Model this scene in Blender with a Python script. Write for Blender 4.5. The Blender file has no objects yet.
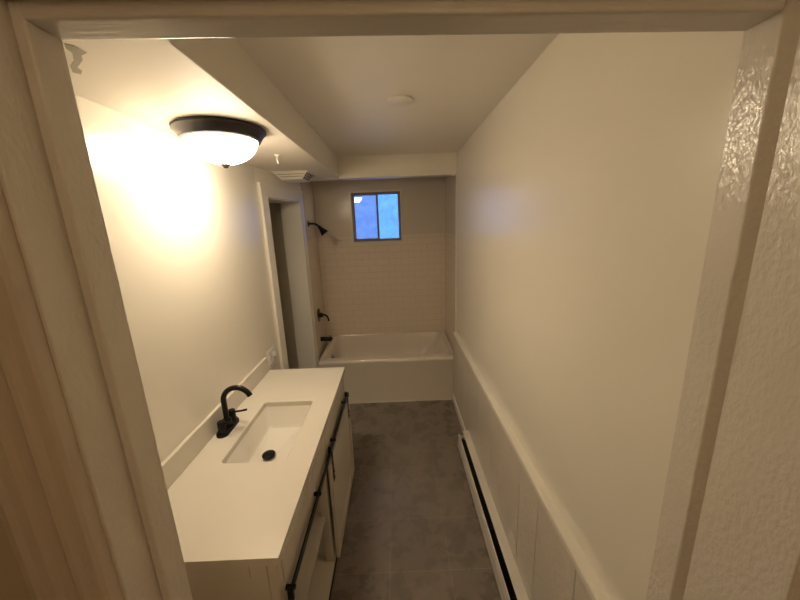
import bpy, bmesh, math, random
from mathutils import Vector, Matrix
random.seed(4)
PI = math.pi
C = bpy.context.scene.collection
SC = bpy.context.scene

# ------------------------------------------------------------------ dimensions (metres)
R, L, CZ, SX, SZ = .576, -.957, 2.44, -.4934, 2.256     # right wall, left wall, ceiling, soffit side, soffit underside
T, B = 3.153, 4.0                                        # tub front, back wall
Y0, YH = .4334, .347                                     # room face and hall face of the doorway wall
DA, DB = Vector((-.957, 2.42, 0)), Vector((-.852, 3.153, 0))   # slightly skewed wall that holds the side doorway
DD = (DB - DA).normalized(); DN = Vector((DD.y, -DD.x, 0))

# ------------------------------------------------------------------ materials
def principled(name, col, rough=.5, metal=0., spec=.5, coat=0.):
    m = bpy.data.materials.new(name); m.use_nodes = True
    p = m.node_tree.nodes['Principled BSDF']
    p.inputs['Base Color'].default_value = (*col, 1); p.inputs['Roughness'].default_value = rough
    p.inputs['Metallic'].default_value = metal; p.inputs['Specular IOR Level'].default_value = spec
    p.inputs['Coat Weight'].default_value = coat; p.inputs['Coat Roughness'].default_value = .15
    return m, m.node_tree.nodes, m.node_tree.links, p

def noisy(name, col, rough=.5, var=.06, vscale=3., bump=.0, bscale=120., bdist=.002, stretch=(1, 1, 1), spec=.5, coat=0., rvar=.0):
    """painted surface: soft cloudy tone variation plus a fine stipple"""
    m, N, K, p = principled(name, col, rough, 0, spec, coat)
    tc = N.new('ShaderNodeTexCoord')
    n1 = N.new('ShaderNodeTexNoise'); n1.inputs['Scale'].default_value = vscale; n1.inputs['Detail'].default_value = 4
    K.new(tc.outputs['Object'], n1.inputs['Vector'])
    mix = N.new('ShaderNodeMix'); mix.data_type = 'RGBA'
    mix.inputs[6].default_value = (*[c*(1-var) for c in col], 1); mix.inputs[7].default_value = (*[min(1, c*(1+var)) for c in col], 1)
    K.new(n1.outputs['Fac'], mix.inputs[0]); K.new(mix.outputs[2], p.inputs['Base Color'])
    if rvar:
        mr = N.new('ShaderNodeMapRange'); mr.inputs[1].default_value = .3; mr.inputs[2].default_value = .7
        mr.inputs[3].default_value = rough-rvar; mr.inputs[4].default_value = rough+rvar
        K.new(n1.outputs['Fac'], mr.inputs[0]); K.new(mr.outputs[0], p.inputs['Roughness'])
    if bump:
        mp = N.new('ShaderNodeMapping'); mp.inputs['Scale'].default_value = stretch; K.new(tc.outputs['Object'], mp.inputs['Vector'])
        n2 = N.new('ShaderNodeTexNoise'); n2.inputs['Scale'].default_value = bscale; n2.inputs['Detail'].default_value = 3
        K.new(mp.outputs[0], n2.inputs['Vector'])
        b = N.new('ShaderNodeBump'); b.inputs['Strength'].default_value = bump; b.inputs['Distance'].default_value = bdist
        K.new(n2.outputs['Fac'], b.inputs['Height']); K.new(b.outputs[0], p.inputs['Normal'])
    return m

M = {}
M['paint'] = noisy('cream satin wall paint', (.83, .785, .69), .26, .01, 2.2, .05, 70, .001, spec=.65)
M['ceil'] = noisy('off white ceiling paint', (.81, .765, .695), .5, .02, 2., .12, 90, .001)
M['trim'] = noisy('cream semigloss trim paint', (.73, .70, .64), .3, .02, 5, .12, 60, .001)
M['jamb'] = noisy('thick brushed gloss paint', (.70, .65, .585), .19, .03, 9, .5, 150, .003, (1, 1, .6))
M['jamb_side'] = noisy('thick brushed gloss paint on head board', (.66, .62, .56), .27, .03, 9, .4, 130, .002, (.12, 1, 1))
M['wains'] = noisy('glossy brushed panel paint', (.69, .635, .55), .22, .03, 6, .8, 75, .004, (1, 1, .35))
M['counter'] = noisy('white solid surface counter', (.68, .64, .56), .3, .01, 4)
M['porcelain'] = noisy('white porcelain', (.74, .71, .65), .12, .005, 3)
M['tub'] = noisy('white enamel tub', (.76, .695, .61), .14, .01, 3)
M['cab'] = noisy('ivory cabinet lacquer', (.66, .61, .53), .38, .02, 5, .05, 40, .0006)
M['black'] = noisy('matte black metal', (.006, .0055, .0055), .32, .1, 20, spec=.25)
M['bronze'] = noisy('dark bronze metal', (.022, .018, .021), .42, .1, 20, spec=.5)
M['whitem'] = noisy('white enamel sheet metal', (.72, .68, .60), .3, .02, 6)
M['plastic'] = noisy('ivory plastic', (.78, .73, .63), .35, .01, 6)
M['whiteplastic'] = noisy('white plastic', (.80, .79, .76), .3, .01, 6)
M['dark'] = noisy('recess shade black', (.012, .011, .01), .7, .1, 10)  # near-black painted in for the shade inside vent, sockets and heater
M['fin'] = noisy('near black heating fins', (.03, .028, .026), .5, .3, 60)  # near-black base colour over all the fins
M['alu'] = noisy('weathered dark aluminium', (.27, .23, .20), .4, .25, 25)
M['chrome'] = principled('dull brushed metal', (.25, .23, .2), .3, 1)[0]
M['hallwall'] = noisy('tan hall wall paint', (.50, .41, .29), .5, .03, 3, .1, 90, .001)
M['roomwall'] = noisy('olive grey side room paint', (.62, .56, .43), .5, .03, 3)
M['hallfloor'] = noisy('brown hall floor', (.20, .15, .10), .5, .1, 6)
M['casing'] = noisy('shaded tan trim paint', (.56, .475, .375), .32, .04, 9, .35, 150, .002, (1, 1, .5))  # darker tan puts the hall-side shade into the colour
M['peel_gap'] = noisy('bare plaster and gap shade grey', (.40, .375, .33), .6, .05, 30)  # plaster grey, also painted as shade round the wall plate devices

def tile_floor():
    m, N, K, p = principled('dark stone floor tile', (.1, .09, .08), .33)
    tc = N.new('ShaderNodeTexCoord'); mp = N.new('ShaderNodeMapping')
    mp.inputs['Location'].default_value = (.10+.3275*4, -1.40+.3275*8, 0); K.new(tc.outputs['Object'], mp.inputs['Vector'])
    br = N.new('ShaderNodeTexBrick'); br.offset = 0; br.squash = 1
    for k, v in (('Scale', 1), ('Brick Width', .3275), ('Row Height', .3275), ('Mortar Size', .0026), ('Mortar Smooth', .2), ('Bias', 0)): br.inputs[k].default_value = v
    br.inputs['Color1'].default_value = (.190, .163, .137, 1); br.inputs['Color2'].default_value = (.212, .182, .153, 1); br.inputs['Mortar'].default_value = (.29, .25, .208, 1)
    K.new(mp.outputs[0], br.inputs['Vector'])
    n1 = N.new('ShaderNodeTexNoise'); n1.inputs['Scale'].default_value = 6.5; n1.inputs['Detail'].default_value = 9; n1.inputs['Roughness'].default_value = .62; n1.inputs['Distortion'].default_value = .25
    n2 = N.new('ShaderNodeTexNoise'); n2.inputs['Scale'].default_value = 26; n2.inputs['Detail'].default_value = 6
    for n in (n1, n2): K.new(tc.outputs['Object'], n.inputs['Vector'])
    cr = N.new('ShaderNodeValToRGB'); e = cr.color_ramp.elements
    e[0].position = .3; e[0].color = (.80, .79, .79, 1); e[1].position = .72; e[1].color = (1.28, 1.24, 1.19, 1)
    ad = N.new('ShaderNodeMath'); ad.operation = 'MULTIPLY_ADD'; ad.inputs[1].default_value = .35; K.new(n2.outputs['Fac'], ad.inputs[0])
    sc = N.new('ShaderNodeMath'); sc.operation = 'MULTIPLY'; sc.inputs[1].default_value = .65; K.new(n1.outputs['Fac'], sc.inputs[0]); K.new(sc.outputs[0], ad.inputs[2])
    K.new(ad.outputs[0], cr.inputs[0])
    mu = N.new('ShaderNodeMix'); mu.data_type = 'RGBA'; mu.blend_type = 'MULTIPLY'; mu.inputs[0].default_value = 1
    K.new(br.outputs['Color'], mu.inputs[6]); K.new(cr.outputs[0], mu.inputs[7]); K.new(mu.outputs[2], p.inputs['Base Color'])
    mr = N.new('ShaderNodeMapRange'); mr.inputs[3].default_value = .16; mr.inputs[4].default_value = .40; K.new(n1.outputs['Fac'], mr.inputs[0]); K.new(mr.outputs[0], p.inputs['Roughness'])
    b = N.new('ShaderNodeBump'); b.invert = True; b.inputs['Strength'].default_value = .4; b.inputs['Distance'].default_value = .002
    K.new(br.outputs['Fac'], b.inputs['Height'])
    b2 = N.new('ShaderNodeBump'); b2.inputs['Strength'].default_value = .15; b2.inputs['Distance'].default_value = .003
    K.new(n2.outputs['Fac'], b2.inputs['Height']); K.new(b.outputs[0], b2.inputs['Normal']); K.new(b2.outputs[0], p.inputs['Normal'])
    return m
M['floor'] = tile_floor()

def wall_tile():
    m, N, K, p = principled('cream subway tile', (.66, .61, .54), .2)
    tc = N.new('ShaderNodeTexCoord'); sx = N.new('ShaderNodeSeparateXYZ'); K.new(tc.outputs['Object'], sx.inputs[0])
    a = N.new('ShaderNodeMath'); K.new(sx.outputs[0], a.inputs[0]); K.new(sx.outputs[1], a.inputs[1])
    a2 = N.new('ShaderNodeMath'); a2.inputs[1].default_value = 4; K.new(a.outputs[0], a2.inputs[0])
    cb = N.new('ShaderNodeCombineXYZ'); K.new(a2.outputs[0], cb.inputs[0]); K.new(sx.outputs[2], cb.inputs[1])
    br = N.new('ShaderNodeTexBrick'); br.offset = .5; br.squash = 1
    for k, v in (('Scale', 1), ('Brick Width', .158), ('Row Height', .0795), ('Mortar Size', .003), ('Mortar Smooth', .3), ('Bias', 0)): br.inputs[k].default_value = v
    br.inputs['Color1'].default_value = (.82, .72, .60, 1); br.inputs['Color2'].default_value = (.83, .735, .615, 1); br.inputs['Mortar'].default_value = (.70, .62, .535, 1)
    K.new(cb.outputs[0], br.inputs['Vector']); K.new(br.outputs['Color'], p.inputs['Base Color'])
    b = N.new('ShaderNodeBump'); b.invert = True; b.inputs['Strength'].default_value = .55; b.inputs['Distance'].default_value = .003
    K.new(br.outputs['Fac'], b.inputs['Height']); K.new(b.outputs[0], p.inputs['Normal'])
    return m
M['tile'] = wall_tile()
M['surround'] = noisy('glossy taupe cream shower panel', (.72, .65, .555), .2, .02, 2, .06, 30, .001)

def glow():
    m, N, K, p = principled('lit frosted glass', (.9, .88, .82), .25)
    p.inputs['Emission Color'].default_value = (1, .81, .565, 1)
    ge = N.new('ShaderNodeNewGeometry'); sp = N.new('ShaderNodeSeparateXYZ'); K.new(ge.outputs['Normal'], sp.inputs[0])
    mr = N.new('ShaderNodeMapRange'); mr.inputs[1].default_value = -.1; mr.inputs[2].default_value = -.95; mr.inputs[3].default_value = LAMP*.28; mr.inputs[4].default_value = LAMP*1.0
    K.new(sp.outputs[2], mr.inputs[0]); K.new(mr.outputs[0], p.inputs['Emission Strength'])
    return m
LAMP = 22.
M['glow'] = glow()

def pane_mat(name, tint, fog):
    m = bpy.data.materials.new(name); m.use_nodes = True
    N, K = m.node_tree.nodes, m.node_tree.links; N.clear()
    out = N.new('ShaderNodeOutputMaterial'); tc = N.new('ShaderNodeTexCoord')
    n1 = N.new('ShaderNodeTexNoise'); n1.inputs['Scale'].default_value = 13; n1.inputs['Detail'].default_value = 9; n1.inputs['Roughness'].default_value = .7; n1.inputs['Distortion'].default_value = .3
    K.new(tc.outputs['Object'], n1.inputs['Vector'])
    cr = N.new('ShaderNodeValToRGB'); e = cr.color_ramp.elements
    e[0].position = .32; e[0].color = (*[t*.78 for t in tint], 1); e[1].position = .66; e[1].color = (*tint, 1); K.new(n1.outputs['Fac'], cr.inputs[0])
    tr = N.new('ShaderNodeBsdfTransparent'); K.new(cr.outputs[0], tr.inputs[0])
    tl = N.new('ShaderNodeBsdfTranslucent'); tl.inputs[0].default_value = (*tint, 1)
    mx = N.new('ShaderNodeMixShader'); mx.inputs[0].default_value = fog; K.new(tr.outputs[0], mx.inputs[1]); K.new(tl.outputs[0], mx.inputs[2])
    gl = N.new('ShaderNodeBsdfGlossy'); gl.inputs['Roughness'].default_value = .015
    fr = N.new('ShaderNodeFresnel'); fr.inputs[0].default_value = 1.5
    m2 = N.new('ShaderNodeMixShader'); K.new(fr.outputs[0], m2.inputs[0]); K.new(mx.outputs[0], m2.inputs[1]); K.new(gl.outputs[0], m2.inputs[2])
    K.new(m2.outputs[0], out.inputs[0])
    return m
M['pane1'] = pane_mat('dusty window glass', (.86, .78, .84), .12)
M['pane2'] = pane_mat('clear window glass', (.90, .95, 1.0), .10)

# ------------------------------------------------------------------ mesh helpers
def box(bm, x0, x1, y0, y1, z0, z1, mat=None):
    v = [bm.verts.new((x, y, z)) for z in (z0, z1) for y in (y0, y1) for x in (x0, x1)]
    if mat is not None:
        for q in v: q.co = mat @ q.co
    for f in ((0, 2, 3, 1), (4, 5, 7, 6), (0, 1, 5, 4), (2, 6, 7, 3), (0, 4, 6, 2), (1, 3, 7, 5)): bm.faces.new([v[i] for i in f])
    return v
def loft(bm, loops, cap0=False, cap1=False, close=True):
    rows = [[bm.verts.new(p) for p in lp] for lp in loops]
    n = len(rows[0])
    for a, b in zip(rows, rows[1:]):
        for i in range(n if close else n-1):
            j = (i+1) % n
            bm.faces.new((a[i], a[j], b[j], b[i]))
    if cap0: bm.faces.new(list(reversed(rows[0])))
    if cap1: bm.faces.new(rows[-1])
    return rows
def rrect(x0, x1, y0, y1, r, z, n=6):
    pts = []
    for cx, cy, a0 in ((x1-r, y1-r, 0), (x0+r, y1-r, 90), (x0+r, y0+r, 180), (x1-r, y0+r, 270)):
        for i in range(n+1):
            a = math.radians(a0+90*i/n); pts.append((cx+r*math.cos(a), cy+r*math.sin(a), z))
    return pts
def lathe(bm, prof, center=(0, 0, 0), axis='z', n=32, cap=True, mat=None):
    loops = []
    for r, h in prof:
        lp = []
        for i in range(n):
            a = 2*PI*i/n; c, s = r*math.cos(a), r*math.sin(a)
            p = {'z': (c, s, h), 'x': (h, c, s), 'y': (s, h, c)}[axis]
            p = Vector(p)
            if mat is not None: p = mat @ p
            lp.append(p+Vector(center))
        loops.append(lp)
    loft(bm, loops, cap, cap)
def tube(bm, pts, r, n=16, cap=True):
    pts = [Vector(p) for p in pts]; loops = []; up = None
    rs = r if isinstance(r, (list, tuple)) else [r]*len(pts)
    for i, p in enumerate(pts):
        t = (pts[min(i+1, len(pts)-1)]-pts[max(i-1, 0)]).normalized()
        if up is None:
            up = t.orthogonal().normalized()
        up = (up - t*up.dot(t)).normalized(); w = t.cross(up)
        loops.append([p+rs[i]*(math.cos(2*PI*k/n)*up+math.sin(2*PI*k/n)*w) for k in range(n)])
    loft(bm, loops, cap, cap)
def prism(bm, prof, axis, a, b):
    """2D profile (list of (p,q)) extruded along axis from a to b"""
    def P(p, q, s): return {'x': (s, p, q), 'y': (p, s, q), 'z': (p, q, s)}[axis]
    loft(bm, [[P(p, q, a) for p, q in prof], [P(p, q, b) for p, q in prof]], True, True)
def obj(name, bm, mat, parent=None, bev=0., smooth=False, loc=None):
    bmesh.ops.remove_doubles(bm, verts=bm.verts, dist=1e-6) if False else None
    bmesh.ops.recalc_face_normals(bm, faces=bm.faces)
    me = bpy.data.meshes.new(name); bm.to_mesh(me); bm.free()
    me.materials.append(mat)
    if smooth:
        for p in me.polygons: p.use_smooth = True
        me.set_sharp_from_angle(angle=math.radians(40))
    o = bpy.data.objects.new(name, me); C.objects.link(o)
    if bev:
        m = o.modifiers.new('bevel', 'BEVEL'); m.width = bev; m.segments = 3; m.limit_method = 'ANGLE'; m.angle_limit = math.radians(40)
    if parent is not None:
        o.parent = parent; o.matrix_parent_inverse = Matrix.Translation(-parent.location)   # parts are modelled in room coordinates
    return o
def thing(name, label, cat, loc, group=None):
    o = bpy.data.objects.new(name, None); C.objects.link(o); o.empty_display_size = .05
    o.location = loc; o['label'] = label; o['category'] = cat
    if group: o['group'] = group
    return o
def tag(o, label, cat): o['label'] = label; o['category'] = cat; return o
def struct(o): o['kind'] = 'structure'; return o
def sthing(name, loc):
    o = bpy.data.objects.new(name, None); C.objects.link(o); o.location = loc; o['kind'] = 'structure'; return o
def BM(): return bmesh.new()
def bx(name, mat, boxes, parent=None, bev=0., st=False):
    bm = BM()
    for b in boxes: box(bm, *b)
    o = obj(name, bm, mat, parent, bev)
    if st: struct(o)
    return o

# ------------------------------------------------------------------ room shell
bx('floor', M['floor'], [(-1.08, .70, .30, 4.12, -.06, 0)], st=True)
bm = BM(); box(bm, SX, R+.12, Y0, T+.001, CZ, CZ+.06); o = struct(obj('ceiling', bm, M['ceil']))
soffit = bx('ceiling_soffit', M['ceil'], [(L-.10, SX, Y0, T, SZ, CZ+.06)], st=True, bev=.003)
bx('ceiling_beam', M['paint'], [(-1.0, R+.06, T, T+.10, SZ+.012, CZ+.06)], st=True)
bx('ceiling_shower', M['surround'], [(-1.06, R+.12, T+.10, B+.1, CZ, CZ+.06)], st=True)
bx('wall_right', M['paint'], [(R, R+.12, Y0-.09, T, 0, CZ+.06), (R+.022, R+.12, T, B+.12, 0, CZ+.06)], st=True)

def slab(bm, a, b, z0, z1, th=.12, off=0.):
    """upright slab whose room face runs from plan point a to b, thickness to the outside (left)"""
    a, b = Vector((a[0], a[1], 0)), Vector((b[0], b[1], 0)); d = (b-a).normalized(); n = Vector((-d.y, d.x, 0))
    p = [a+n*-off, b+n*-off, b+n*th, a+n*th]
    loft(bm, [[(q.x, q.y, z0) for q in p], [(q.x, q.y, z1) for q in p]], True, True)
def dp(s): q = DA+DD*s; return (q.x, q.y)
DL = (DB-DA).length
OP0, OP1, OPZ = .095, .682, 2.068
bm = BM()
slab(bm, (L, Y0-.08), (L, 2.42), 0, CZ+.06)
slab(bm, dp(0), dp(OP0), 0, CZ+.06); slab(bm, dp(OP0), dp(OP1), OPZ, CZ+.06); slab(bm, dp(OP1), dp(DL), 0, CZ+.06)
slab(bm, dp(DL), (-.9459, B+.1), 0, CZ+.06)
struct(obj('wall_left', bm, M['paint']))

WX0, WX1, WZ0, WZ1 = -.500, .070, 1.643, 2.203
bx('wall_back', M['surround'], [(-1.06, WX0, B, B+.12, 0, CZ+.06), (WX1, R+.12, B, B+.12, 0, CZ+.06), (WX0, WX1, B, B+.12, 0, WZ0), (WX0, WX1, B, B+.12, WZ1, CZ+.06)], st=True)
# the tiled field stops at shower head height; above it a smooth panel
TZ = 1.708
bx('wall_tile_back', M['tile'], [(-.94, WX0-.022, B-.008, B, .40, TZ), (WX0-.022, WX1+.022, B-.008, B, .40, WZ0-.022), (WX1+.022, R+.014, B-.008, B, .40, TZ)], st=True)
bm = BM(); slab(bm, dp(DL), (-.936, B), .40, TZ, th=.0, off=.008); struct(obj('wall_tile_left', bm, M['tile']))
bm = BM(); slab(bm, dp(DL), (-.936, B), TZ, CZ, th=.0, off=.004); struct(obj('wall_panel_left', bm, M['surround']))
bx('wall_tile_right', M['tile'], [(R+.012, R+.022, T+.004, B-.008, .40, TZ)], st=True)
bx('wall_panel_right', M['surround'], [(R+.016, R+.022, T+.004, B, TZ, CZ)], st=True)
# trim strip along the bottom of the beam and down its right end
bx('trim_3', M['ceil'], [(-.864, R-.002, T-.008, T+.10, SZ-.004, SZ+.012), (R-.008, R, T-.012, T+.004, .49, SZ-.004)], st=True, bev=.002)

# wainscot with irregular plank grooves
bm = BM()
ys = [Y0, .58, .835, 1.12, 1.315, 1.60, 1.79, 2.07, 2.33, 2.60, 2.88, T-.002]
for a, b in zip(ys, ys[1:]): box(bm, R-.031, R, a+.0022, b-.0022, 0, .742)
box(bm, R-.022, R, Y0, T-.002, 0, .742)
struct(obj('trim_2', bm, M['wains'], bev=.0012))
bm = BM(); prism(bm, [(R, .722), (R-.031, .722), (R-.034, .728), (R-.034, .742), (R-.038, .747), (R-.038, .758), (R-.034, .764), (R, .766)], 'y', Y0, T-.04)
struct(obj('trim_1', bm, M['paint'], bev=.0015))
bm = BM(); prism(bm, [(R-.031, 0), (R-.043, 0), (R-.043, .062), (R-.039, .072), (R-.031, .075)], 'y', 2.43, T-.002)
struct(obj('baseboard_right', bm, M['trim'], bev=.001))
bx('trim_4', M['trim'], [(-.83, R-.035, T-.010, T, 0, .011)], st=True, bev=.003)

# ------------------------------------------------------------------ hall doorway (camera side)
JL, JR, RL, RR, JZ = -.367, .411, -.381, .432, 2.048
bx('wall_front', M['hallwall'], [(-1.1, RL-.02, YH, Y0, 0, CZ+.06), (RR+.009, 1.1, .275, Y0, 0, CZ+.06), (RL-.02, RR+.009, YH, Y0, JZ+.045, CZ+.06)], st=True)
d1 = sthing('door_1', (.02, .39, 0))
bx('jamb', M['jamb'], [(RL-.02, RL, YH, Y0, 0, JZ+.03)], d1, .002)
bx('jamb', M['jamb'], [(RR-.011, RR+.009, .275, Y0, 0, JZ+.03)], d1, .002)
def tilt(o):
    for v in o.data.vertices: v.co.z += .0045-.0142*(v.co.x-JL)/(JR-JL)
tilt(bx('head_jamb', M['jamb_side'], [(RL-.02, RR+.009, YH, Y0, JZ+.021, JZ+.044)], d1, .002))
bx('door_stop', M['jamb'], [(RL, JL, .393, Y0+.001, 0, JZ+.022)], d1, .003)
bm = BM(); prism(bm, [(JR, Y0+.001), (JR, .3925), (JR+.0105, .382), (RR-.010, Y0+.001)], 'z', 0, JZ+.022); obj('door_stop', bm, M['jamb'], d1, .0015)
tilt(bx('head_stop', M['jamb_side'], [(JL-.012, JR+.018, .3935, Y0+.0005, JZ, JZ+.0215)], d1, .003))
PR = [(0, YH), (0, .331), (.003, .327), (.013, .325), (.016, .3195), (.021, .318), (.026, .3195), (.029, .327), (.036, .330), (.052, .3295), (.060, .326), (.064, .319), (.072, .317), (.082, .319), (.087, .327), (.088, YH)]
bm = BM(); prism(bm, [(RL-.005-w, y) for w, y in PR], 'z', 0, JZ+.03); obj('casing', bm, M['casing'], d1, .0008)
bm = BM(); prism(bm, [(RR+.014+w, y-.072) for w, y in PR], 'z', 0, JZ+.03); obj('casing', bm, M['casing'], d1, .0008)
bm = BM(); prism(bm, [(y, JZ+.03+w) for w, y in PR], 'x', RL-.093, RR-.011); obj('head_casing', bm, M['jamb_side'], d1, .0008)

# the hall the camera stands in, lit by bathroom spill and an added fill light
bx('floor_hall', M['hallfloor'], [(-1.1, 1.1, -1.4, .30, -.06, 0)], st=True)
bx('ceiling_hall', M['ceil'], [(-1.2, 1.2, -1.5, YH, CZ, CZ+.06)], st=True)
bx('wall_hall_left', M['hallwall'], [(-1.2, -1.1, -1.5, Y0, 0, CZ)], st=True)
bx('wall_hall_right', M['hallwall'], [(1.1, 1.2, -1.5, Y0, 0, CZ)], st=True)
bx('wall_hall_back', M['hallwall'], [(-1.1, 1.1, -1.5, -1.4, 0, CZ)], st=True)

# ------------------------------------------------------------------ side doorway by the tub
MD = Matrix.Translation(DA) @ Matrix(((DD.x, -DN.x*-1, 0, 0), (DD.y, DN.y, 0, 0), (0, 0, 1, 0), (0, 0, 0, 1)))   # local x along the wall, y into the room
d2 = sthing('door_2', DA+DD*.38)
def dbox(name, boxes, mat, bev=.002):
    bm = BM()
    for b in boxes: box(bm, *b, mat=MD)
    return obj(name, bm, mat, d2, bev)
dbox('casing', [(.028, .112, 0, .02, 0, 2.062)], M['trim'])
dbox('casing', [(.662, .738, 0, .02, 0, 2.062)], M['trim'])
dbox('head_casing', [(.024, .740, 0, .02, 2.062, 2.158)], M['trim'])
dbox('jamb', [(OP0-.004, OP0+.016, -.17, 0, 0, OPZ)], M['trim'])
dbox('jamb', [(OP1-.018, OP1+.002, -.17, 0, 0, OPZ)], M['trim'])
dbox('head_jamb', [(OP0+.016, OP1-.018, -.17, 0, OPZ-.015, OPZ+.004)], M['trim'])
bx('wall_side_room', M['roomwall'], [(-1.7, -.985, 3.22, 3.3, 0, 2.5), (-1.7, -1.6, 1.9, 3.22, 0, 2.5), (-1.6, -1.08, 1.9, 2.0, 0, 2.5)], st=True)
bx('ceiling_side_room', M['ceil'], [(-1.6, -1.06, 2.0, 3.22, 2.3, 2.36)], st=True)
bx('floor_side_room', M['hallfloor'], [(-1.6, -1.08, 2.0, 3.22, -.05, -.005)], st=True)

# ------------------------------------------------------------------ window
w1 = sthing('window_1', ((WX0+WX1)/2, B, WZ0))

def frame(x0, x1, z0, z1, w, y0, y1):
    return [(x0, x0+w, y0, y1, z0, z1), (x1-w, x1, y0, y1, z0, z1), (x0+w, x1-w, y0, y1, z0, z0+w), (x0+w, x1-w, y0, y1, z1-w, z1)]
bx('window_trim', M['trim'], frame(WX0-.022, WX1+.022, WZ0-.022, WZ1+.022, .022, B-.014, B), w1, .003)
bx('window_frame', M['alu'], frame(WX0, WX1, WZ0, WZ1, .014, B-.006, B+.06), w1, .002)
MX = -.200
s1 = bx('sash', M['alu'], frame(WX0+.014, MX+.012, WZ0+.014, WZ1-.014, .020, B+.004, B+.022), w1, .002)
bx('pane', M['pane1'], [(WX0+.028, MX-.002, B+.011, B+.014, WZ0+.028, WZ1-.028)], s1)
for o_ in (s1, s1.children[0]):
    for v_ in o_.data.vertices: v_.co.y -= (v_.co.z-(WZ0+WZ1)/2)*.028     # sash tilted to shift the lamp's reflection in its pane
s2 = bx('sash', M['alu'], frame(MX-.014, WX1-.014, WZ0+.014, WZ1-.014, .013, B+.030, B+.046), w1, .002)
bx('pane', M['pane2'], [(MX-.002, WX1-.026, B+.036, B+.039, WZ0+.026, WZ1-.026)], s2)
bx('latch', M['alu'], [(WX1-.018, WX1-.006, B-.016, B+.004, 1.86, 1.90)], w1, .002)

# ------------------------------------------------------------------ bathtub
tb = thing('bathtub', 'white built-in bathtub across the far end of the room below the window', 'bathtub', (-.15, 3.57, 0))
X0, X1, TH = -.848, R-.002, .482
bm = BM()
loft(bm, [rrect(X0, X1, T+.012, B-.009, .004, 0), rrect(X0, X1, T+.006, B-.009, .004, TH-.045), rrect(X0, X1, T, B-.009, .006, TH-.035), rrect(X0, X1, T, B-.009, .008, TH-.012),
          rrect(X0+.002, X1-.002, T+.010, B-.011, .012, TH), rrect(X0+.045, X1-.05, T+.095, B-.030, .05, TH-.001), rrect(X0+.054, X1-.06, T+.108, B-.036, .05, TH-.014),
          rrect(X0+.080, X1-.13, T+.125, B-.056, .07, .34), rrect(X0+.115, X1-.27, T+.15, B-.11, .12, .15), rrect(X0+.15, X1-.33, T+.19, B-.15, .10, .115)], False, True)
obj('tub_shell', bm, M['tub'], tb, smooth=True)
bm = BM(); lathe(bm, [(.0, .0), (.034, .0), (.036, .004), (.030, .010), (.0, .012)], (X0+.0745, 3.50, .385), 'x', 24); obj('overflow_plate', bm, M['chrome'], tb, smooth=True)
bm = BM(); tube(bm, [(X0+.083, 3.50, .385), (X0+.107, 3.50, .392)], .006, 10); obj('overflow_lever', bm, M['chrome'], tb, smooth=True)
bm = BM(); lathe(bm, [(.0, .0), (.03, .0), (.03, .003), (.0, .004)], (X0+.25, 3.57, .116), 'z', 24); obj('drain', bm, M['chrome'], tb, smooth=True)

# ------------------------------------------------------------------ shower fittings
def wx(y): return DB.x + (-.936-DB.x)*(y-T)/(B-T) + .008
sy = 3.40; x = wx(sy)-.004
t = thing('wall_shower', 'black shower head on a bent arm high on the left shower wall', 'shower', (x, sy, 1.868))
bm = BM(); lathe(bm, [(.0, 0), (.03, 0), (.03, .004), (.018, .012), (.0, .013)], (x, sy, 1.868), 'x', 24); obj('flange', bm, M['black'], t, smooth=True)
pts = [(x+.004, sy, 1.868), (x+.05, sy, 1.868), (x+.075, sy, 1.863), (x+.095, sy, 1.850), (x+.112, sy, 1.830)]
bm = BM(); tube(bm, pts, .0105); obj('arm', bm, M['black'], t, smooth=True)
d = Vector((.62, 0, -.78)); rot = d.to_track_quat('Z', 'Y').to_matrix()
bm = BM(); lathe(bm, [(.0, -.012), (.014, -.012), (.017, .0), (.017, .012), (.022, .022), (.036, .062), (.040, .074), (.038, .080), (.0, .081)], (x+.112, sy, 1.830), 'z', 28, mat=rot); obj('spray_head', bm, M['black'], t, smooth=True)
sy = 3.475; x = wx(sy)
t = thing('shower_valve', 'black round shower valve with a lever, above the tub spout', 'shower valve', (x, sy, .895))
bm = BM(); lathe(bm, [(.0, 0), (.073, 0), (.075, .004), (.07, .010), (.03, .014), (.03, .014)], (x, sy, .895), 'x', 36); obj('escutcheon', bm, M['black'], t, smooth=True)
bm = BM(); lathe(bm, [(.0, .01), (.026, .01), (.024, .045), (.015, .052), (.0, .053)], (x, sy, .895), 'x', 24)
obj('handle_hub', bm, M['black'], t, smooth=True)
bm = BM(); tube(bm, [(x+.04, sy, .898), (x+.07, sy, .896), (x+.092, sy, .882), (x+.103, sy, .858), (x+.107, sy, .825)], [.010, .010, .0095, .009, .010]); obj('lever', bm, M['black'], t, smooth=True)
t = thing('tub_spout', 'black tub spout on the left wall just over the tub rim', 'tub spout', (x, sy, .618))
bm = BM(); tube(bm, [(x, sy, .618), (x+.02, sy, .618), (x+.09, sy, .616), (x+.118, sy, .612), (x+.126, sy, .606)], [.027, .024, .025, .027, .020], 20); obj('spout_body', bm, M['black'], t, smooth=True)
bm = BM(); lathe(bm, [(.0, 0), (.006, 0), (.007, .012), (.009, .02), (.0, .022)], (x+.108, sy, .634), 'z', 16); obj('diverter_knob', bm, M['black'], t, smooth=True)

# ------------------------------------------------------------------ vanity
VX, VY0, VY1 = -.412, .8135, 2.180
v = thing('vanity_cabinet', 'ivory bathroom vanity with an open half and a sliding barn door', 'vanity', (-.68, 1.5, 0))
xb = L+.004
bx('back_panel', M['cab'], [(xb, xb+.012, VY0+.018, VY1-.018, .035, .819)], v)
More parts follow.
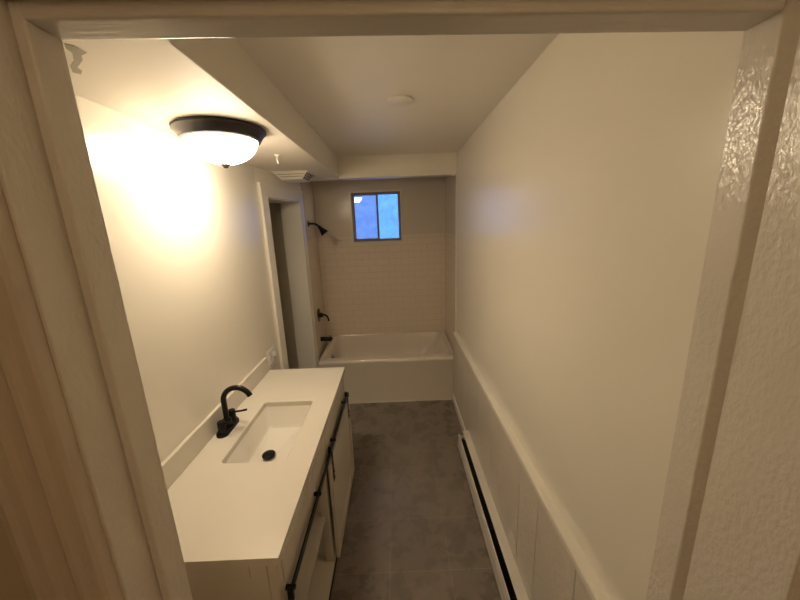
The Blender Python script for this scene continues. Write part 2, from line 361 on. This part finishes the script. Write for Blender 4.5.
# near end panel: frame and recessed field
bx('end_panel', M['cab'], [(xb, VX-.085, VY0+.011, VY0+.018, .015, .771), (xb, VX-.085, VY0, VY0+.018, .772, .819), (VX-.0835, VX-.0305, VY0, VY0+.018, .015, .819), (VX-.029, VX, VY0, VY0+.018, .015, .819)], v, .0012)
bx('end_panel', M['cab'], [(xb, VX, VY1-.018, VY1, .015, .819)], v, .0015)
bx('bottom_shelf', M['cab'], [(xb+.012, VX+.007, VY0+.018, VY1-.018, .017, .035)], v, .0015)
bx('base_gap_strip', M['black'], [(xb+.03, VX+.012, VY0+.01, VY1-.01, 0, .016)], v)  # black strip put in for the shadow gap under the cabinet
bx('shelf', M['cab'], [(xb+.012, VX-.018, VY0+.018, 1.478, .317, .335)], v, .0015)
bx('partition', M['cab'], [(xb+.012, VX-.002, 1.480, 1.500, .035, .655)], v, .0015)
bx('centre_stile', M['cab'], [(VX-.040, VX-.001, 1.446, 1.479, .036, .639)], v, .0015)
bx('apron', M['cab'], [(VX-.018, VX, VY0+.018, VY1-.018, .640, .819)], v, .0015)
for a, b in ((VY0+.035, 1.487), (1.500, VY1-.03)):
    f = bx('drawer_front', M['cab'], [(VX, VX+.006, a, b, .700, .806)], v, .0015)
    bx('front_bead', M['cab'], [(VX+.006, VX+.009, a+.012, b-.012, .780, .794)], f, .001)
# barn door, its hangers and rail
dx0, dx1, dy0, dy1, dz0, dz1 = VX+.012, VX+.030, 1.475, 2.168, .022, .628
door = bx('barn_door', M['cab'], [(dx0, dx1, dy0, dy0+.055, dz0, dz1), (dx0, dx1, dy1-.055, dy1, dz0, dz1), (dx0, dx1, dy0+.055, dy1-.055, dz0, dz0+.06), (dx0, dx1, dy0+.055, dy1-.055, dz1-.06, dz1)], v, .0015)
bx('door_panel', M['cab'], [(dx0+.003, dx1-.008, dy0+.05, dy1-.05, dz0+.05, dz1-.05)], door)
for hy in (1.512, 2.09):
    bm = BM(); box(bm, dx1, dx1+.004, hy-.012, hy+.012, .505, .672)
    for zz in (.525, .56): lathe(bm, [(0, 0), (.006, 0), (.005, .004), (0, .005)], (dx1+.004, hy, zz), 'x', 10)
    h = obj('hanger_strap', bm, M['black'], door, .001)
    bm = BM(); lathe(bm, [(0, 0), (.019, 0), (.019, .004), (.015, .006), (.015, .009), (.019, .011), (.019, .015), (0, .015)], (VX+.016, hy, .690), 'x', 20); obj('roller', bm, M['black'], door, smooth=True)
rail = bx('rail', M['black'], [(VX+.018, VX+.024, VY0+.01, VY1-.05, .650, .680)], v, .001)
for ry in (.86, 1.25, 1.63, 2.03):
    bm = BM(); lathe(bm, [(0, 0), (.009, 0), (.009, .028), (.006, .032), (0, .032)], (VX, ry, .665), 'x', 14); obj('standoff', bm, M['black'], rail, smooth=True)
bx('rail_stop', M['black'], [(VX+.016, VX+.036, .826, .838, .655, .695)], rail, .002)
bx('rail_stop', M['black'], [(VX+.016, VX+.036, 2.120, 2.130, .652, .684)], rail, .002)

# countertop with a rounded rectangular cut-out
ct = thing('countertop', 'white vanity countertop with a sink cut-out, along the left wall', 'countertop', (-.68, 1.5, .819))
cx0, cx1, cy0, cy1 = L+.003, -.400, .811, 2.195
hx0, hx1, hy0, hy1 = -.802, -.518, 1.245, 1.748
bm = BM()
q = [rrect(hx0, hx1, hy0, hy1, .022, .819), rrect(hx0, hx1, hy0, hy1, .022, .846), rrect(hx0-.003, hx1+.003, hy0-.003, hy1+.003, .024, .849),
     rrect(cx0, cx1, cy0, cy1, .002, .849), rrect(cx0, cx1, cy0, cy1, .002, .8485), rrect(cx0, cx1, cy0, cy1, .002, .819), rrect(hx0, hx1, hy0, hy1, .022, .819)]
loft(bm, q); bmesh.ops.remove_doubles(bm, verts=bm.verts, dist=1e-5)
obj('slab', bm, M['counter'], ct)
tag(bx('backsplash', M['counter'], [(L+.002, L+.021, cy0, cy1-.015, .8495, .957)], None, .0015), 'low white backsplash strip along the left wall behind the faucet', 'backsplash')

sk = thing('sink', 'white rectangular undermount sink set in the vanity countertop', 'sink', (-.66, 1.5, .69))
bm = BM()
loft(bm, [rrect(hx0-.02, hx1+.02, hy0-.02, hy1+.02, .03, .806), rrect(hx0-.02, hx1+.02, hy0-.02, hy1+.02, .03, .8185), rrect(hx0-.001, hx1+.001, hy0-.001, hy1+.001, .024, .8185),
          rrect(hx0+.002, hx1-.002, hy0+.002, hy1-.002, .026, .812), rrect(hx0+.014, hx1-.036, hy0+.02, hy1-.030, .03, .722), rrect(hx0+.026, hx1-.050, hy0+.034, hy1-.044, .03, .706),
          rrect(-.712, -.664, 1.436, 1.484, .024, .700)], False, True)
obj('basin', bm, M['porcelain'], sk, smooth=True)
bm = BM(); lathe(bm, [(.0, 0), (.016, 0), (.016, .010), (.030, .014), (.033, .019), (.031, .024), (.022, .027), (0, .028)], (-.688, 1.460, .6985), 'z', 32); obj('drain_stopper', bm, M['black'], sk, smooth=True)

# faucet
fx, fy, fz = -.893, 1.502, .8495
f = thing('faucet', 'matte black gooseneck faucet with two lever handles behind the sink', 'faucet', (fx, fy, fz))
bm = BM(); loft(bm, [rrect(fx-.029, fx+.029, fy-.082, fy+.082, .0285, fz, 8), rrect(fx-.029, fx+.029, fy-.082, fy+.082, .0285, fz+.012, 8), rrect(fx-.026, fx+.026, fy-.079, fy+.079, .0255, fz+.018, 8)], True, True)
obj('deck_plate', bm, M['black'], f, smooth=True)
pts = [(fx, fy, fz+.01), (fx, fy, fz+.06), (fx, fy, fz+.12), (fx, fy, fz+.155)]
for i in range(1, 17):
    a = math.radians(180-160*i/16); pts.append((fx+.070+.070*math.cos(a), fy, fz+.155+.070*math.sin(a)))
bm = BM(); tube(bm, pts, .0132, 20); lathe(bm, [(.0, .016), (.021, .016), (.021, .055), (.0175, .060), (.0, .060)], (fx, fy, fz), 'z', 28)
obj('spout', bm, M['black'], f, smooth=True)
for s in (-1, 1):
    hy = fy+s*.052
    bm = BM(); lathe(bm, [(0, .016), (.021, .016), (.021, .028), (.0185, .030), (.0185, .070), (.0165, .074), (0, .075)], (fx, hy, fz), 'z', 28)
    h = obj('handle', bm, M['black'], f, smooth=True)
    bm = BM(); tube(bm, [(fx+.010, hy, fz+.062), (fx+.05, hy, fz+.066), (fx+.080, hy, fz+.072)], [.0055, .005, .006], 12); obj('lever', bm, M['black'], h, smooth=True)

# ------------------------------------------------------------------ ceiling lamp
lx, ly = -.726, 1.535
lp = thing('ceiling_lamp', 'lit flush ceiling lamp with frosted dome and dark bronze ring', 'lamp', (lx, ly, SZ))
bm = BM(); lathe(bm, [(.0, SZ), (.176, SZ), (.181, SZ-.004), (.181, SZ-.012), (.174, SZ-.017), (.171, SZ-.022), (.162, SZ-.033), (.157, SZ-.041), (.156, SZ-.046), (.146, SZ-.050), (.140, SZ-.044), (.0, SZ-.040)], (lx, ly, 0), 'z', 64)
obj('ring', bm, M['bronze'], lp, smooth=True)
bm = BM(); prof = []
for i in range(0, 15):
    a = PI/2*i/14; prof.append((.141*math.cos(a)+.0001, SZ-.044-.097*math.sin(a)**1.1))
lathe(bm, prof, (lx, ly, 0), 'z', 64, cap=False); obj('glass_dome', bm, M['glow'], lp, smooth=True)
zb = SZ-.140
bm = BM(); lathe(bm, [(0, zb+.004), (.019, zb+.003), (.020, zb-.002), (.015, zb-.006), (.012, zb-.010), (.007, zb-.016), (0, zb-.017)], (lx, ly, 0), 'z', 24); obj('finial', bm, M['bronze'], lp, smooth=True)

# ------------------------------------------------------------------ small things on ceiling and wall
g = thing('exhaust_vent', 'boxy cream exhaust vent on the soffit above the side doorway', 'vent', (-.785, 2.79, SZ))
gx0, gx1, gy0, gy1 = -.915, -.650, 2.655, 2.935; ins, gd = .05, .050
def lerp(a, b, t): return a+(b-a)*t
def ring_at(t, grow=0): 
    i = ins*t - grow
    return gx0+i, gx1-i, gy0+i*.7, gy1-i*.7, SZ-.004-gd*t
bm = BM(); box(bm, gx0-.006, gx1+.006, gy0-.006, gy1+.006, SZ-.005, SZ); obj('back_frame', bm, M['plastic'], g, .001)
bm = BM(); a = ring_at(0, -.012); b = ring_at(.95, -.012)
loft(bm, [rrect(*a[:4], .004, a[4], 3), rrect(*b[:4], .004, b[4], 3)], True, True); obj('inner_box', bm, M['dark'], g)  # dark filler box gives the hollow behind the grid its shade
bm = BM()
for t0, t1 in ((.04, .30), (.36, .62), (.68, .97)):           # long slats round the sloping sides
    a, b, c, d = ring_at(t0), ring_at(t1), ring_at(t1, -.005), ring_at(t0, -.005)
    lp2 = []
    for k in (a, b, c, d):
        x0, x1, y0, y1, z = k; lp2.append([(x0, y0, z), (x1, y0, z), (x1, y1, z), (x0, y1, z)])
    # near and left sides closed slats
    for (i, j) in ((0, 1), (3, 0)):
        vs = [bm.verts.new(lp2[m_][n_]) for m_ in range(4) for n_ in (i, j)]
        for q4 in ((0, 1, 3, 2), (2, 3, 5, 4), (4, 5, 7, 6), (6, 7, 1, 0), (0, 2, 4, 6), (1, 7, 5, 3)): bm.faces.new([vs[n_] for n_ in q4])
obj('slat', bm, M['plastic'], g)
bm = BM()
for t_ in (0.02, .34, .66, .97):                                # thin grid bars on the right and far sides
    x0, x1, y0, y1, z = ring_at(t_); tube(bm, [(x1, y0, z), (x1, y1, z)], .0022, 6); tube(bm, [(x1, y1, z), (x0, y1, z)], .0022, 6)
for k in range(6):
    u = k/5; a, b = ring_at(.02), ring_at(.97)
    tube(bm, [(a[1], lerp(a[2], a[3], u), a[4]), (b[1], lerp(b[2], b[3], u), b[4])], .0022, 6)
    tube(bm, [(lerp(a[0], a[1], u), a[3], a[4]), (lerp(b[0], b[1], u), b[3], b[4])], .0022, 6)
obj('grid', bm, M['plastic'], g)
a = ring_at(.97)
bm = BM(); box(bm, a[0], a[1], a[2], a[3], a[4]-.003, a[4]+.001); obj('face_plate', bm, M['plastic'], g, .001)

hk = thing('ceiling_hook', 'small white hook screwed into the soffit in front of the vent', 'hook', (-.677, 2.085, SZ))
bm = BM(); lathe(bm, [(0, SZ), (.018, SZ), (.017, SZ-.004), (.008, SZ-.008), (0, SZ-.008)], (-.677, 2.085, 0), 'z', 20); obj('base', bm, M['whiteplastic'], hk, smooth=True)
bm = BM(); tube(bm, [(-.677, 2.085, SZ-.006), (-.680, 2.085, SZ-.022), (-.682, 2.085, SZ-.030), (-.677, 2.085, SZ-.037), (-.675, 2.085, SZ-.044), (-.680, 2.085, SZ-.048)], .0045, 10); obj('hook_shank', bm, M['whiteplastic'], hk, smooth=True)

bm = BM(); lathe(bm, [(0, CZ), (.064, CZ), (.066, CZ-.003), (.065, CZ-.009), (.060, CZ-.0115), (0, CZ-.012)], (.050, 1.826, 0), 'z', 40)
pl = tag(obj('cover_plate', bm, M['ceil'], smooth=True), 'round painted cover plate in the middle of the ceiling', 'cover plate')

def poly_slab(bm, pts, z0, z1):
    loft(bm, [[(x, y, z0) for x, y in pts], [(x, y, z1) for x, y in pts]], True, True)
PATCH = [(-0.72, 0.852), (-0.709, 0.864), (-0.707, 0.894), (-0.73, 0.905), (-0.749, 0.928), (-0.793, 0.962), (-0.798, 0.98), (-0.819, 1.0), (-0.829, 0.987), (-0.805, 0.955), (-0.769, 0.927), (-0.74, 0.892), (-0.736, 0.873)]
bm = BM(); poly_slab(bm, PATCH, SZ-.0012, SZ)
obj('peeled_patch', bm, M['peel_gap'], soffit, bev=.0004)

# wall plate by the side doorway
wp = thing('wall_plate', 'white double wall plate beyond the backsplash beside the side doorway', 'switch plate', (L, 2.315, .90))
bm = BM(); box(bm, L, L+.006, 2.228, 2.366, .834, .976); obj('plate', bm, M['whiteplastic'], wp, .003)
bx('gap_shade', M['peel_gap'], [(L+.005, L+.0068, 2.243, 2.285, .862, .948)], wp)  # grey sheets painted as the shade lines round both devices
bx('gap_shade', M['peel_gap'], [(L+.005, L+.0068, 2.303, 2.345, .862, .948)], wp)
bm = BM(); box(bm, L+.006, L+.009, 2.246, 2.282, .866, .944); obj('rocker_frame', bm, M['whiteplastic'], wp, .001)
bm = BM(); prism(bm, [(L+.007, .872), (L+.015, .872), (L+.009, .902), (L+.011, .931), (L+.007, .931)], 'y', 2.250, 2.278); obj('rocker', bm, M['whiteplastic'], wp, .001)
o = bx('outlet', M['whiteplastic'], [(L+.006, L+.010, 2.306, 2.342, .866, .944)], wp, .001)
for i in (0, 1): bx('socket_slot', M['dark'], [(L+.0095, L+.0103, 2.316+i*.014, 2.319+i*.014, .880, .889)], o)
bm = BM(); box(bm, L+.010, L+.028, 2.311, 2.337, .908, .934); obj('plug', bm, M['whiteplastic'], wp, .004)

# ------------------------------------------------------------------ baseboard heater
hy0_, hy1_ = .52, 2.415
bh = thing('baseboard_heater', 'long white electric baseboard heater with a black slot along the right wall', 'heater', (.51, 1.45, 0))
hb = R-.036
bm = BM(); prism(bm, [(R-.031, .012), (.538, .012), (.532, .118), (.502, .130), (.497, .126), (.496, .129), (.502, .135), (.528, .138), (R-.031, .139)], 'y', hy0_, hy1_); obj('back_plate', bm, M['whitem'], bh, .0008)
bm = BM(); prism(bm, [(.450, .020), (.451, .044), (.454, .047), (.451, .050), (.453, .098), (.456, .101), (.454, .104), (.455, .124), (.459, .132), (.465, .129), (.464, .127), (.460, .128), (.458, .122), (.456, .026), (.463, .020), (.462, .016)], 'y', hy0_, hy1_-.03); obj('front_cover', bm, M['whitem'], bh, .0006)
bm = BM(); tube(bm, [(.495, hy0_+.01, .07), (.495, hy1_-.02, .07)], .010, 10)
yy = hy0_+.03
while yy < hy1_-.06:
    box(bm, .468, .526, yy, yy+.0012, .035, .098); yy += .012
obj('heating_element', bm, M['fin'], bh)
bm = BM(); box(bm, .457, hb-.006, hy0_+.01, hy1_-.01, .018, .024); obj('bottom_pan', bm, M['dark'], bh)
for y in (hy0_, hy1_-.012): bx('end_cap', M['whitem'], [(.462, hb-.006, y, y+.006, .012, .095)], bh, .001)
for y in (hy0_+.25, hy0_+1.0, hy1_-.35): bx('bracket', M['dark'], [(.456, hb-.005, y, y+.004, .024, .115)], bh)

# ------------------------------------------------------------------ light: the ceiling lamp itself, dusk sky outside, an added hall fill light
w = bpy.data.worlds.new('World'); SC.world = w; w.use_nodes = True
N, K = w.node_tree.nodes, w.node_tree.links
bg = N['Background']; bg.inputs[1].default_value = 1.0
tc = N.new('ShaderNodeTexCoord'); sp = N.new('ShaderNodeSeparateXYZ'); K.new(tc.outputs['Generated'], sp.inputs[0])
cr = N.new('ShaderNodeValToRGB'); e = cr.color_ramp.elements
e[0].position = .0; e[0].color = (.085, .24, .62, 1); e[1].position = .5; e[1].color = (.13, .34, .80, 1)
K.new(sp.outputs[2], cr.inputs[0]); K.new(cr.outputs[0], bg.inputs[0])
ld = bpy.data.lights.new('hall_fill', 'POINT'); ld.energy = 2.7; ld.color = (1, .72, .42); ld.shadow_soft_size = .12  # unseen fill light added in the hall to lift camera-facing surfaces
lo = bpy.data.objects.new('hall_fill', ld); lo.location = (.25, -.9, 2.30); C.objects.link(lo)

# ------------------------------------------------------------------ camera
cam = bpy.data.cameras.new('camera'); co = bpy.data.objects.new('camera', cam); C.objects.link(co)
rt = Vector((.99921582, -.01483297, -.03671138)); fw = Vector((.00613621, .97398794, -.22651677)); up = Vector((.03911635, .22611387, .97331517))
co.matrix_world = Matrix(((rt.x, up.x, -fw.x, 0), (rt.y, up.y, -fw.y, 0), (rt.z, up.z, -fw.z, 1.8375), (0, 0, 0, 1)))
cam.sensor_width = 36; cam.lens = 36*328.4366/800; cam.clip_start = .01
SC.camera = co
vs = SC.view_settings; SC.display_settings.display_device = 'sRGB'
vs.view_transform = 'Standard'; vs.look = 'None'; vs.gamma = 1; vs.use_curve_mapping = False; vs.exposure = 1.68
